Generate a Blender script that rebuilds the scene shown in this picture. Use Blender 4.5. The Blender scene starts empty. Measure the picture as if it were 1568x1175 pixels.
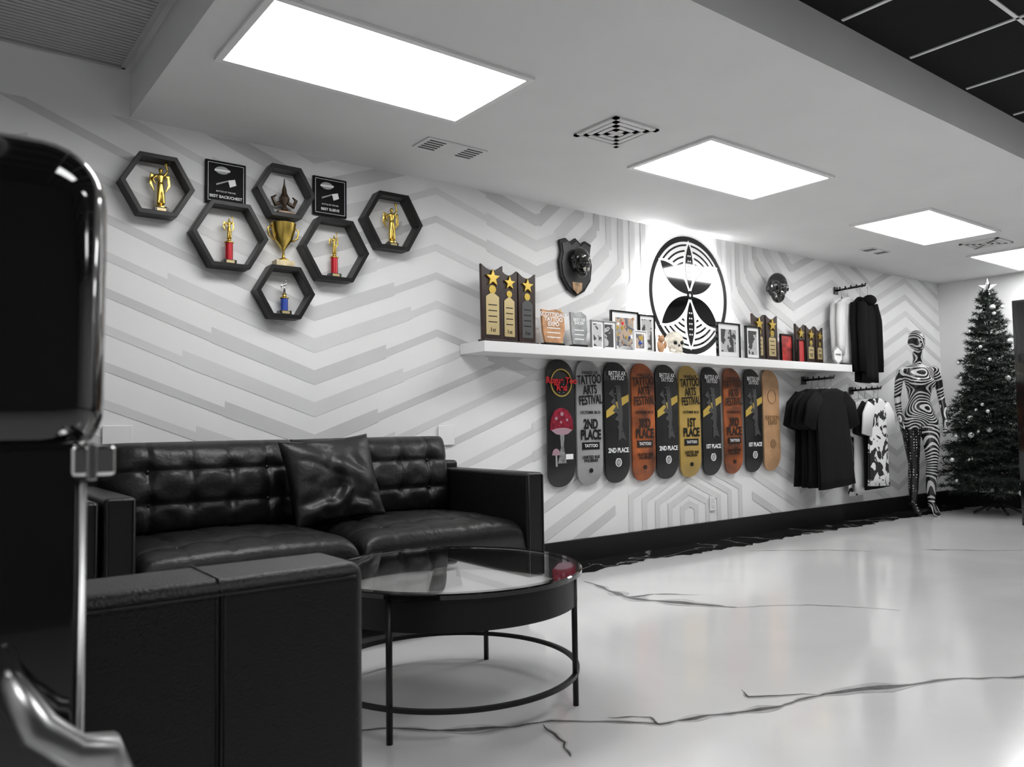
import bpy, bmesh, math, random
from math import sin, cos, pi, radians
from mathutils import Vector, Matrix, noise
random.seed(7)
scene=bpy.context.scene
scene.view_settings.view_transform='Standard'
try: scene.view_settings.look='None'
except: pass

# ---------------------------------------------------------------- materials
MATS={}
def mat(name,col=(.5,.5,.5),rough=.5,metal=0,emit=0,bump=0,bscale=40,coat=0,var=0,vscale=3,trans=0,spec=.5):
    if name in MATS: return MATS[name]
    m=bpy.data.materials.new(name); m.use_nodes=True; nt=m.node_tree
    b=nt.nodes['Principled BSDF']
    if not hasattr(col,'__len__'): col=(col,col,col)
    c=(*col[:3],1)
    b.inputs['Base Color'].default_value=c
    b.inputs['Roughness'].default_value=rough
    b.inputs['Metallic'].default_value=metal
    b.inputs['Specular IOR Level'].default_value=spec
    b.inputs['Coat Weight'].default_value=coat
    b.inputs['Transmission Weight'].default_value=trans
    if emit:
        b.inputs['Emission Color'].default_value=c; b.inputs['Emission Strength'].default_value=emit
    tc=nt.nodes.new('ShaderNodeTexCoord')
    if var:
        n=nt.nodes.new('ShaderNodeTexNoise'); n.inputs['Scale'].default_value=vscale; n.inputs['Detail'].default_value=5
        nt.links.new(tc.outputs['Object'],n.inputs['Vector'])
        r=nt.nodes.new('ShaderNodeValToRGB')
        r.color_ramp.elements[0].position=.3; r.color_ramp.elements[1].position=.7
        r.color_ramp.elements[0].color=(*[max(0,x*(1-var)) for x in col[:3]],1)
        r.color_ramp.elements[1].color=(*[min(1,x*(1+var)) for x in col[:3]],1)
        nt.links.new(n.outputs['Fac'],r.inputs['Fac']); nt.links.new(r.outputs['Color'],b.inputs['Base Color'])
    if bump:
        n=nt.nodes.new('ShaderNodeTexNoise'); n.inputs['Scale'].default_value=bscale; n.inputs['Detail'].default_value=6
        nt.links.new(tc.outputs['Object'],n.inputs['Vector'])
        bp=nt.nodes.new('ShaderNodeBump'); bp.inputs['Strength'].default_value=bump; bp.inputs['Distance'].default_value=.01
        nt.links.new(n.outputs['Fac'],bp.inputs['Height']); nt.links.new(bp.outputs['Normal'],b.inputs['Normal'])
    MATS[name]=m; return m

def two_tone(name,c0,c1,kind='noise',scale=5,dist=5,pos=.5,rough=.5,detail=2):
    m=bpy.data.materials.new(name); m.use_nodes=True; nt=m.node_tree; b=nt.nodes['Principled BSDF']
    tc=nt.nodes.new('ShaderNodeTexCoord')
    t=nt.nodes.new('ShaderNodeTexNoise'); t.inputs['Scale'].default_value=scale; t.inputs['Detail'].default_value=detail; t.inputs['Distortion'].default_value=dist; out=t.outputs['Fac']
    nt.links.new(tc.outputs['Object'],t.inputs['Vector'])
    r=nt.nodes.new('ShaderNodeValToRGB'); r.color_ramp.interpolation='CONSTANT'
    if not hasattr(c0,'__len__'): c0=(c0,)*3
    if not hasattr(c1,'__len__'): c1=(c1,)*3
    r.color_ramp.elements[0].color=(*c0,1); r.color_ramp.elements[1].color=(*c1,1); r.color_ramp.elements[1].position=pos
    nt.links.new(out,r.inputs['Fac']); nt.links.new(r.outputs['Color'],b.inputs['Base Color']); b.inputs['Roughness'].default_value=rough
    MATS[name]=m; return m

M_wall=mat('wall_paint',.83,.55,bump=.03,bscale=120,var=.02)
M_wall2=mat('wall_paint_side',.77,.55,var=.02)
M_mur=mat('mural_grey',.62,.5,var=.06,vscale=2)
M_mur2=mat('mural_grey_light',.69,.5,var=.05,vscale=2)
M_ceil=mat('ceiling_white',.73,.7,bump=.03,bscale=80,var=.02)
M_trimw=mat('white_trim',.8,.45)
M_black=mat('black_satin',.007,.38,bump=.02,spec=.3)
M_bgloss=mat('black_gloss',.004,.07,coat=.6)
M_btile=mat('ceiling_tile_black',.008,.85,bump=.2,bscale=150,spec=.2)
M_leather=mat('black_leather',.006,.41,bump=.2,bscale=60,spec=.42)
M_leatherb=mat('black_leather_back',.004,.42,bump=.22,bscale=220,spec=.36)
M_chrome=mat('chrome',.75,.12,metal=1)
M_dchrome=mat('grey_metal',.35,.3,metal=1)
M_gold=mat('gold',(.70,.50,.12),.3,metal=1)
M_goldp=mat('gold_plate',(.55,.44,.23),.4,metal=.5,var=.1)
M_wood=mat('walnut',(.026,.013,.009),.35,var=.3,vscale=12)
M_red=mat('red_foil',(.50,.02,.03),.3,metal=.3)
M_blue=mat('blue_foil',(.05,.10,.45),.25,metal=.3)
M_white=mat('white_print',.85,.4)
M_grey=mat('grey_print',.35,.45)
M_redp=mat('red_print',(.75,.02,.03),.4)
M_goldpr=mat('gold_print',(.46,.32,.06),.45)
M_panel=mat('light_panel',1.0,.5,emit=13)
M_led=mat('led_strip',1.0,.5,emit=55)
M_signw=mat('sign_white',.9,.4,emit=.4)
M_glass=mat('glass_clear',.95,.02,trans=1)
M_bone=mat('bone',(.75,.70,.6),.5,var=.25,vscale=30)
M_bronze=mat('bronze',(.10,.07,.05),.35,metal=.7,var=.4,vscale=30)
M_tree=mat('tree_needles',(.010,.015,.012),.55,spec=.3)
M_fab=mat('black_cloth',.006,.9,bump=.3,bscale=300,spec=.12)
M_fab2=mat('charcoal_cloth',.010,.9,bump=.3,bscale=300,spec=.12)
M_fabw=mat('white_cloth',.72,.85,bump=.3,bscale=300)
M_fabp=two_tone('printed_cloth',.015,.75,'noise',7,1.5,.47,.85)
M_vent=mat('vent_white',.7,.5)
M_dark=mat('vent_dark',.05,.7)
M_grille=mat('grille_grey',.42,.6)

# ---------------------------------------------------------------- mesh helpers
def mk(name,verts,faces,m,smooth=False):
    me=bpy.data.meshes.new(name); me.from_pydata([tuple(v) for v in verts],[],faces); me.update()
    o=bpy.data.objects.new(name,me); scene.collection.objects.link(o)
    if m: me.materials.append(m)
    if smooth:
        for p in me.polygons: p.use_smooth=True
    return o
def frombm(name,bm,m,smooth=False):
    bmesh.ops.recalc_face_normals(bm,faces=bm.faces)
    me=bpy.data.meshes.new(name); bm.to_mesh(me); bm.free()
    o=bpy.data.objects.new(name,me); scene.collection.objects.link(o); me.materials.append(m)
    if smooth:
        for p in me.polygons: p.use_smooth=True
    return o
def box(name,x0,x1,y0,y1,z0,z1,m,bev=0,seg=3):
    v=[(x,y,z) for x in (x0,x1) for y in (y0,y1) for z in (z0,z1)]
    f=[(0,1,3,2),(4,6,7,5),(0,4,5,1),(2,3,7,6),(0,2,6,4),(1,5,7,3)]
    o=mk(name,v,f,m)
    if bev:
        md=o.modifiers.new('b','BEVEL'); md.width=bev; md.segments=seg; md.limit_method='NONE'
        for p in o.data.polygons: p.use_smooth=True
        wn=o.modifiers.new('w','WEIGHTED_NORMAL')
    return o
def prism(name,pts,y0,y1,m,bev=0):
    n=len(pts); v=[(x,y0,z) for x,z in pts]+[(x,y1,z) for x,z in pts]
    f=[tuple(range(n)),tuple(range(2*n-1,n-1,-1))]+[(i,(i+1)%n,n+(i+1)%n,n+i) for i in range(n)]
    bm=bmesh.new(); vs=[bm.verts.new(p) for p in v]
    for q in f: bm.faces.new([vs[i] for i in q])
    o=frombm(name,bm,m)
    if bev:
        md=o.modifiers.new('b','BEVEL'); md.width=bev; md.segments=2; md.limit_method='ANGLE'
    return o
def ringprism(name,outer,inner,y0,y1,m,bev=0):
    n=len(outer); v=[]
    for pts,y in ((outer,y0),(inner,y0),(outer,y1),(inner,y1)): v+=[(x,y,z) for x,z in pts]
    f=[]
    for i in range(n):
        j=(i+1)%n
        f+=[(i,j,n+j,n+i),(2*n+i,3*n+i,3*n+j,2*n+j),(i,2*n+i,2*n+j,j),(n+i,n+j,3*n+j,3*n+i)]
    bm=bmesh.new(); vs=[bm.verts.new(p) for p in v]
    for q in f: bm.faces.new([vs[i] for i in q])
    o=frombm(name,bm,m)
    if bev:
        md=o.modifiers.new('b','BEVEL'); md.width=bev; md.segments=2; md.limit_method='ANGLE'
    return o
def lathe(name,prof,c,m,seg=32,smooth=True,closed=False):
    v=[];f=[];n=len(prof)
    for k in range(seg):
        a=2*pi*k/seg
        for r,z in prof: v.append((c[0]+r*cos(a),c[1]+r*sin(a),c[2]+z))
    for k in range(seg):
        k2=(k+1)%seg
        for i in range(n if closed else n-1):
            j=(i+1)%n
            f.append((k*n+i,k2*n+i,k2*n+j,k*n+j))
    if not closed:
        f.append(tuple(k*n for k in range(seg))[::-1]); f.append(tuple(k*n+n-1 for k in range(seg)))
    o=mk(name,v,f,m,False)
    if smooth:
        for p in o.data.polygons: p.use_smooth=True
        md=o.modifiers.new('e','EDGE_SPLIT'); md.split_angle=radians(35)
    return o
def bsphere(bm,c,r,seg=16,rot=None):
    if not hasattr(r,'__len__'): r=(r,r,r)
    M=Matrix.Translation(c)@(rot.to_4x4() if rot else Matrix())@Matrix.Diagonal((*r,1))
    bmesh.ops.create_uvsphere(bm,u_segments=seg,v_segments=max(6,seg//2),radius=1,matrix=M)
def btube(bm,pts,rad,seg=12,ripple=None):
    pts=[Vector(p) for p in pts]; n=len(pts)
    if not hasattr(rad,'__len__'): rad=[rad]*n
    rings=[]
    for i,p in enumerate(pts):
        t=(pts[min(i+1,n-1)]-pts[max(i-1,0)]).normalized()
        ref=Vector((0,1,0)) if abs(t.y)<.9 else Vector((1,0,0))
        n1=ref.cross(t).normalized(); n2=t.cross(n1)
        r=rad[i]; a,b=r if hasattr(r,'__len__') else (r,r)
        ring=[]
        for k in range(seg):
            th=2*pi*k/seg; s=1+(ripple(i,th) if ripple else 0)
            ring.append(bm.verts.new(p+n1*(a*s*cos(th))+n2*(b*s*sin(th))))
        rings.append(ring)
    for i in range(n-1):
        for k in range(seg):
            k2=(k+1)%seg
            bm.faces.new((rings[i][k],rings[i][k2],rings[i+1][k2],rings[i+1][k]))
    bm.faces.new(rings[0][::-1]); bm.faces.new(rings[-1])
def tube(name,pts,r,m,seg=10):
    bm=bmesh.new(); btube(bm,pts,r,seg); return frombm(name,bm,m,True)
def remesh(o,vox,sm=4):
    r=o.modifiers.new('r','REMESH'); r.mode='VOXEL'; r.voxel_size=vox; r.use_smooth_shade=True
    s=o.modifiers.new('s','SMOOTH'); s.factor=.5; s.iterations=sm
    return o
def text(body,x,y,z,size,m,name='lettering',sx=1,rot=0,bold=.02):
    c=bpy.data.curves.new(name,'FONT'); c.body=body; c.size=size; c.align_x='CENTER'; c.align_y='CENTER'; c.extrude=.0006
    c.space_line=.8; c.offset=size*bold
    o=bpy.data.objects.new(name,c); scene.collection.objects.link(o); c.materials.append(m)
    o.location=(x,y,z); o.rotation_euler=(pi/2,rot,0); o.scale=(sx,1,1); return o
def G(name,loc,kids,rz=0,local=False):
    e=bpy.data.objects.new(name,None); scene.collection.objects.link(e); e.empty_display_size=.1
    e.location=loc; e.rotation_euler=(0,0,rz)
    for k in kids:
        k.parent=e
        if not local: k.matrix_parent_inverse=Matrix.Translation(-Vector(loc))
    return e
def star(cx,cz,R,r=None,n=5,rot=pi/2):
    r=r or R*.42
    return [(cx+(R if i%2==0 else r)*cos(rot+pi*i/n),cz+(R if i%2==0 else r)*sin(rot+pi*i/n)) for i in range(2*n)]
def circ(cx,cz,R,n=48,a0=0,a1=2*pi):
    return [(cx+R*cos(a0+(a1-a0)*i/n),cz+R*sin(a0+(a1-a0)*i/n)) for i in range(n)]

# ---------------------------------------------------------------- room
XL,XR,YF=-2.2,9.15,-7.0
H=2.44; H2=2.66
wall=box('wall_back',XL,XR,0,.12,0,2.9,M_wall)
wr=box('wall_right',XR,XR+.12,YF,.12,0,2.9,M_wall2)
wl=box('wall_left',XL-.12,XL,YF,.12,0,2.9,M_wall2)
box('wall_front',XL-.12,XR+.12,YF-.12,YF,0,2.9,mat('dark_grey_wall',.08,.6,var=.1))  # unseen wall, added dark to shut out world light and darken reflections
box('baseboard_back',XL,XR,-.018,0,0,.15,M_black,.004)
box('baseboard_right',XR-.018,XR,YF,0,0,.15,M_black,.004)
soff=box('ceiling',.84,XR,-2.30,0,H,H2+.02,M_ceil)
box('ceiling_upper',XL,XR,YF,-2.30,H2,H2+.05,M_btile)
box('ceiling_left',XL,.84,-2.30,0,H2,H2+.05,M_ceil)
k=[]
for i in range(-8,11):
    x=3.18+.6*i
    if XL<x<XR: k.append(box('bar',x-.008,x+.008,YF,-2.32,H2-.006,H2,M_trimw))
for j in range(7):
    y=-2.78-.6*j
    k.append(box('bar',XL,XR,y-.008,y+.008,H2-.006,H2,M_trimw))
G('ceiling_grid',(3,-4,H2),k)
k=[box('pan',-1.6,.80,-1.35,-.10,H2-.01,H2-.002,M_dark)]
for i in range(42):
    y=-.12-.0295*i
    k.append(box('slat',-1.6,.80,y-.020,y,H2-.022,H2-.010,M_grille))
for x in (-1.6,.79): k.append(box('frame',x-.012,x+.012,-1.36,-.09,H2-.026,H2-.002,M_grille))
for y in (-1.36,-.09): k.append(box('frame',-1.6,.80,y-.012,y+.012,H2-.026,H2-.002,M_grille))
G('ceiling_vent_grille',(-.4,-.7,H2),k)

# floor
def floor_mat():
    m=bpy.data.materials.new('epoxy_marble_floor'); m.use_nodes=True; nt=m.node_tree; b=nt.nodes['Principled BSDF']
    tc=nt.nodes.new('ShaderNodeTexCoord')
    n=nt.nodes.new('ShaderNodeTexNoise'); n.inputs['Scale'].default_value=.7; n.inputs['Detail'].default_value=6; n.inputs['Distortion'].default_value=1
    nt.links.new(tc.outputs['Object'],n.inputs['Vector'])
    r=nt.nodes.new('ShaderNodeValToRGB'); e=r.color_ramp.elements
    e[0].position=.3; e[0].color=(.72,.72,.72,1); e[1].position=.6; e[1].color=(.82,.82,.82,1)
    nt.links.new(n.outputs['Fac'],r.inputs['Fac'])
    nt.links.new(r.outputs['Color'],b.inputs['Base Color'])
    b.inputs['Roughness'].default_value=.15; b.inputs['Specular IOR Level'].default_value=.75; b.inputs['Coat Weight'].default_value=.6; b.inputs['Coat Roughness'].default_value=.09; b.inputs['Coat IOR'].default_value=1.5
    return m
M_floor=floor_mat()
floor=box('floor',XL,XR,YF,0,-.05,0,M_floor)
M_vein=mat('floor_vein',.09,.2,var=.7,vscale=14)
M_vein2=mat('floor_vein_soft',.50,.15,var=.2,vscale=9)
def ribbon(name,pts,w,m,z=.0012,amp=.03,sub=14):
    P=[]
    for i in range(len(pts)-1):
        a=Vector((*pts[i],0)); b=Vector((*pts[i+1],0))
        for s in range(sub): P.append(a.lerp(b,s/sub))
    P.append(Vector((*pts[-1],0)))
    Q=[]
    for i,p in enumerate(P):
        d=noise.noise_vector(p*4)*amp+noise.noise_vector(p*17)*amp*.35; Q.append(Vector((p.x+d.x,p.y+d.y,z)))
    v=[];f=[]
    for i,p in enumerate(Q):
        t=(Q[min(i+1,len(Q)-1)]-Q[max(i-1,0)]).normalized(); nn=Vector((-t.y,t.x,0))
        ww=w*(.25+abs(noise.noise(p*6+Vector((3,1,0))))*2.2)*min(1,(i+1)/6,(len(Q)-i)/6)
        v+=[p+nn*ww,p-nn*ww*.8]
    for i in range(len(Q)-1): f.append((2*i,2*i+1,2*i+3,2*i+2))
    return mk(name,v,f,m)
veins=[([(3.25,-.54),(3.12,-1.02),(3.26,-1.35),(3.37,-1.54)],.024),([(3.37,-1.54),(3.7,-1.75),(3.9,-2.1)],.003),
 ([(1.1,-1.75),(1.28,-1.92),(1.51,-2.08),(1.65,-2.13),(1.89,-2.36),(2.30,-2.48),(2.54,-2.52),(3.25,-2.88),(4.2,-3.2)],.0115),
 ([(1.60,-2.13),(1.59,-2.28),(1.52,-2.36)],.006),([(2.54,-2.52),(2.3,-2.36),(2.35,-2.3)],.004),([(1.89,-2.36),(1.9,-2.30),(1.8,-2.22)],.004),
 ([(5.82,-1.29),(6.06,-1.55),(6.3,-1.8)],.007),([(3.12,-1.02),(3.3,-1.05),(3.45,-1.25)],.006),([(4.9,-.5),(5.3,-.85),(5.5,-1.1)],.004)]
k=[]
for i,(p,w) in enumerate(veins): k.append(ribbon('vein',p,w,M_vein)); k.append(ribbon('halo',p,w*2.6,M_vein2,z=.0008,amp=.03))
v=[];f=[]
N=400
for i in range(N+1):
    x=-1+ (XR+1)*i/N
    e=.32+.08*noise.noise(Vector((x*1.1,0,0)))+.06*noise.noise(Vector((x*5,2,0)))+.05*noise.noise(Vector((x*17,2,0)))
    v+=[(x,-.018,.0016),(x,-e,.0016)]
for i in range(N): f.append((2*i,2*i+1,2*i+3,2*i+2))
def border_mat():
    m=bpy.data.materials.new('black_marble_border'); m.use_nodes=True; nt=m.node_tree; b=nt.nodes['Principled BSDF']
    tc=nt.nodes.new('ShaderNodeTexCoord'); n=nt.nodes.new('ShaderNodeTexNoise'); n.inputs['Scale'].default_value=1.4; n.inputs['Detail'].default_value=8; n.inputs['Distortion'].default_value=.8
    nt.links.new(tc.outputs['Object'],n.inputs['Vector']); r=nt.nodes.new('ShaderNodeValToRGB'); e=r.color_ramp.elements
    e[0].position=.488; e[0].color=(.010,.010,.010,1); e[1].position=.512; e[1].color=(.010,.010,.010,1); q=e.new(.5); q.color=(.3,.3,.3,1)
    nt.links.new(n.outputs['Fac'],r.inputs['Fac']); nt.links.new(r.outputs['Color'],b.inputs['Base Color']); b.inputs['Roughness'].default_value=.08; b.inputs['Specular IOR Level'].default_value=.9
    return m
k.append(mk('marble_border',v,f,border_mat()))
for c in k:
    c.parent=floor

# mural
def clip(poly,zlo,zhi):
    for s,lim in ((1,zlo),(-1,-zhi)):
        out=[]
        for i in range(len(poly)):
            a=poly[i]; b=poly[(i+1)%len(poly)]
            ia=a[1]*s>=lim; ib=b[1]*s>=lim
            if ia: out.append(a)
            if ia!=ib:
                t=(lim/s-a[1])/(b[1]-a[1]); out.append((a[0]+t*(b[0]-a[0]),lim/s))
        poly=out
        if len(poly)<3: return None
    return poly
mv={0:([],[]),1:([],[])}; cnt=[0]
def strip(x0,z0,x1,z1,t,tone=0):
    if x0>x1: x0,z0,x1,z1=x1,z1,x0,z0
    if z0>z1 and x1-x0<.01: z0,z1=z1,z0
    if x1-x0<.01: poly=[(x0-t/2,z0),(x0+t/2,z0),(x0+t/2,z1),(x0-t/2,z1)]
    else: poly=[(x0,z0-t/2),(x1,z1-t/2),(x1,z1+t/2),(x0,z0+t/2)]
    poly=clip(poly,.152,H2-.01 if x1<=.86 else H-.004)
    if not poly: return
    cnt[0]+=1
    V,Fc=mv[tone]; b=len(V); V+= [(x,-.0010-.000012*cnt[0],z) for x,z in poly]; Fc.append(tuple(range(b,b+len(poly))))
SP=.175
for i in range(16):
    zv=2.26+2*SP-SP*i; t=.080; tn=i%2
    d=.62+.14*((i*7)%5-2)/2
    s=.37
    strip(1.78-d,zv+s*d,1.78,zv,t,tn); strip(1.78,zv,1.78+d*.8,zv+s*d*.8,t,tn)
    t2=t*.55; xx=.12+.1*((i*3)%4)
    strip(xx,zv+s*(1.78-xx),1.78-d,zv+s*d-.015,t2,tn)
    strip(xx-.9,zv+s*(1.78-xx)-.9*s,xx,zv+s*(1.78-xx),t,tn)
    if zv>1.05:
        pk=2.57
        strip(1.78+d*.8,zv+s*d*.8-.01,pk,zv+s*.79,t2,tn)
        strip(pk,zv+s*.79,2.95,zv+s*.79-.3*.38,t2,tn); strip(2.95,zv+s*.79-.3*.38,3.36,zv+.05,t,tn)
    else:
        strip(1.78+d*.8,zv+s*d*.8-.01,3.45,zv+s*1.67,t2,tn); strip(3.45,zv+s*1.67,4.2,zv+s*1.67+.28,t,tn)
for i in range(7):
    vz=2.31-SP*i; X=3.68+.12*i; tn=i%2
    kx=X-.28; kz=vz+.42*(kx-3.36)
    for sgn in (1,-1):
        def mx(x): return 4.85+sgn*(x-4.85)
        strip(mx(3.36),vz,mx(kx),kz,.078,tn)
        strip(mx(kx),kz,mx(X),kz+.25,.11,tn)
        strip(mx(X),kz+.24,mx(X),H,.056,tn)
    strip(6.34,vz,7.0,vz+.28,.07,tn); strip(7.0,vz+.28,7.7,vz-.02,.055,tn); strip(7.7,vz-.02,8.4,vz+.27,.065,tn); strip(8.4,vz+.27,9.14,vz-.03,.055,tn)
for i in range(6):
    zv=1.02-SP*i; strip(6.34,zv,7.2,zv+.3,.065,i%2); strip(7.2,zv+.3,8.1,zv-.08,.065,i%2); strip(8.1,zv-.08,9.14,zv+.35,.065,i%2)
for i in range(5):
    d=.08+.14*i; zt=.31+.09*i
    for sg in (1,-1):
        strip(4.85,zt,4.85+sg*d,zt-.42*d,.05,1); strip(4.85+sg*d,.15,4.85+sg*d,zt-.42*d+.02,.05,1)
for i in range(6):
    for sg in (1,-1): strip(4.85-sg*1.55,-.04+.19*i,4.85-sg*.80,.32+.19*i,.07,i%2)
for tn,m in ((0,M_mur),(1,M_mur2)):
    o=mk('mural_stripes',mv[tn][0],mv[tn][1],m); o.parent=wall
G('light_switch_plate',(.8,0,.9),[box('plate',.735,.865,-.014,-.007,.84,.96,M_wall,.003)])
G('light_switch_plate',(2.62,0,.87),[box('plate',2.565,2.68,-.014,-.007,.82,.94,M_wall,.003)])
G('power_outlet',(5.12,0,.29),[box('plate',5.085,5.155,-.014,-.007,.235,.35,M_trimw,.003),box('socket',5.103,5.137,-.016,-.012,.255,.285,M_vent),box('socket',5.103,5.137,-.016,-.012,.300,.330,M_vent)])

# ---------------------------------------------------------------- ceiling lights and vents
def troffer(x0,x1,y0=-1.46,y1=-.90,z=H):
    kids=[box('lens',x0,x1,y0,y1,z-.010,z-.006,M_panel)]
    w=.028
    for a in ((x0-w,x1+w,y0-w,y0),(x0-w,x1+w,y1,y1+w),(x0-w,x0,y0,y1),(x1,x1+w,y0,y1)):
        kids.append(box('frame',a[0],a[1],a[2],a[3],z-.014,z-.001,M_trimw))
    G('ceiling_light_panel',((x0+x1)/2,(y0+y1)/2,z),kids)
troffer(1.0,2.12); troffer(3.37,4.50); troffer(5.80,6.93); troffer(7.82,8.95)
for x in (.81,3.81,6.81,-1.59): troffer(x,x+1.15,-4.55,-4.01,H2-.004)  # unseen panels, added in the upper ceiling to brighten the foreground
def diffuser(cx,cy,w):
    kids=[]
    for i in range(4):
        r=w/2*(1-.24*i); r2=r-.026
        kids.append(box('pan',cx-r,cx+r,cy-r,cy+r,H-.004-.0015*i,H-.001,M_dark if i else M_vent))
        for a in ((cx-r,cx+r,cy-r,cy-r2),(cx-r,cx+r,cy+r2,cy+r),(cx-r,cx-r2,cy-r,cy+r),(cx+r2,cx+r,cy-r,cy+r)):
            kids.append(box('vane',a[0],a[1],a[2],a[3],H-.012,H-.004,M_vent))
    kids.append(box('centre',cx-.02,cx+.02,cy-.02,cy+.02,H-.012,H-.004,M_vent))
    G('ceiling_air_diffuser',(cx,cy,H),kids)
diffuser(2.89,-1.235,.31); diffuser(7.35,-1.22,.31)
def register(x0,x1,y0,y1):
    kids=[box('plate',x0,x1,y0,y1,H-.008,H,M_vent,.003)]
    for a,b in ((.06,.32),(.68,.94)):
        xa=x0+(x1-x0)*a; xb=x0+(x1-x0)*b
        for j in range(5):
            yy=y0+(y1-y0)*(.15+.7*j/4); kids.append(box('slot',xa,xb,yy-.009,yy+.004,H-.0095,H-.008,M_dark))
    G('ceiling_register_vent',((x0+x1)/2,(y0+y1)/2,H),kids)
register(2.14,2.52,-.62,-.45); register(6.68,7.0,-.57,-.45)

# ---------------------------------------------------------------- cushions / sofa
def cushion(name,W,Hh,T,nu,nv,depth,M,m=M_leather,p=10,ep=.35,seed=0,buttons=True,wr=.004):
    N1,N2=max(24,nu*14),max(20,nv*14); v=[];f=[]
    for j in range(N2+1):
        for i in range(N1+1):
            u=-1+2*i/N1; w=-1+2*j/N2
            uu=math.copysign(abs(u)**.8,u); ww=math.copysign(abs(w)**.8,w)
            e=(max(0,1-abs(uu)**p)**ep)*(max(0,1-abs(ww)**p)**ep)
            x=uu*W/2; z=ww*Hh/2
            gx=(uu+1)/2*nu; gz=(ww+1)/2*nv
            dx=abs(gx-round(gx))*W/nu if 0<round(gx)<nu else 9
            dz=abs(gz-round(gz))*Hh/nv if 0<round(gz)<nv else 9
            dd=0
            if depth:
                dd=.42*depth*max(math.exp(-(dx/.010)**2),math.exp(-(dz/.010)**2))
                if dx<1 and dz<1: dd+=depth*.9*math.exp(-(dx*dx+dz*dz)/.0011)
            q=Vector((x*7+seed,z*7,seed)); dd-=wr*noise.noise(q)+wr*.8*noise.noise(q*3)
            bulge=.06*T*(1-uu*uu)*(1-ww*ww)*4
            v.append(M@Vector((x,-(T*e+bulge*e-dd*e),z)))
    for j in range(N2):
        for i in range(N1):
            a=j*(N1+1)+i; f.append((a,a+1,a+N1+2,a+N1+1))
    bd=[i for i in range(N1+1)]+[j*(N1+1)+N1 for j in range(1,N2+1)]+[N2*(N1+1)+i for i in range(N1-1,-1,-1)]+[j*(N1+1) for j in range(N2-1,0,-1)]
    f.append(tuple(bd[::-1]))
    kids=[mk(name,v,f,m,True)]
    if depth and buttons:
        bm=bmesh.new()
        for a in range(1,nu):
            for b in range(1,nv):
                bsphere(bm,M@Vector((-W/2+W*a/nu,-(T*1.1-depth*1.15),-Hh/2+Hh*b/nv)),.011,10)
        kids.append(frombm(name+'_buttons',bm,m,True))
    return kids
def settee(name,W,D,n,aw,za,zb,zs,zbp,loc,rz=0,tuft=True,bt=.16,leg=True,matb=None,seams=()):
    matb=matb or M_leather; K=[]
    K.append(box('frame',-W/2+.01,W/2-.01,-D+.03,-.02,.11,.34,matb,.012))
    K.append(box('back_panel',-W/2,W/2,-bt,0,.10,zbp,matb,.022,4))
    for sx in (-1,1):
        a,b=sorted((sx*W/2,sx*(W/2-aw)))
        K.append(box('arm',a,b,-D,-bt+.02,.10,za,matb,.02,4))
        K.append(tube('arm_piping',[(a+.012,-D-.001,.13),(a+.012,-D-.001,za-.012),(b-.012,-D-.001,za-.012),(b-.012,-D-.001,.13)],.004,matb,6))
        for y in (-D+.08,-.08):
            K.append(box('leg',sx*(W/2-.08)-.02,sx*(W/2-.08)+.02,y-.02,y+.02,0,.10,M_chrome,.003))
    iw=(W-2*aw)/n
    for i in range(n):
        cx=-W/2+aw+iw*(i+.5)
        th=zs-.33
        Ms=Matrix.Translation((cx,-(D+bt+.06)/2+.02,.33))@Matrix.Rotation(-pi/2,4,'X')
        K+=cushion('seat_cushion',iw-.008,D-bt-.02,th,5 if tuft else 1,4 if tuft else 1,.014 if tuft else 0,Ms,p=14,ep=.3,seed=i*3+1)
        hb=zb-zs+.06
        Mb=Matrix.Translation((cx,-bt+.02,zs-.03+hb/2))@Matrix.Rotation(radians(-7),4,'X')
        K+=cushion('back_cushion',iw-.008,hb,.17,5 if tuft else 1,3 if tuft else 1,.028 if tuft else 0,Mb,p=7,ep=.4,seed=i*5+2,wr=.006)
    for s in seams:
        K.append(tube('seam',[(s,.001,.12),(s,.001,zbp-.02),(s,-.012,zbp),(s,-bt+.012,zbp+.001)],.0022,M_black,6))
        for q in (-.006,.006): K.append(tube('seam_stitch',[(s+q,.0005,.12),(s+q,.0005,zbp-.02)],.0012,matb,6))
    if seams:
        for z in (zbp-.022,): K.append(tube('top_piping',[(-W/2+.02,.0015,z),(W/2-.02,.0015,z)],.0028,matb,6))
    return G(name,loc,K,rz,True)
settee('leather_sofa',1.99,.93,2,.11,.70,.85,.475,.74,(1.555,-.09,0))
settee('leather_armchair',.84,.93,1,.11,.69,.84,.475,.74,(.13,-.09,0))
settee('leather_armchair',.90,.80,1,.12,.56,.64,.44,.705,(.187,-2.84,0),rz=pi,bt=.17,matb=M_leatherb,seams=(-.205,.18))
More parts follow.
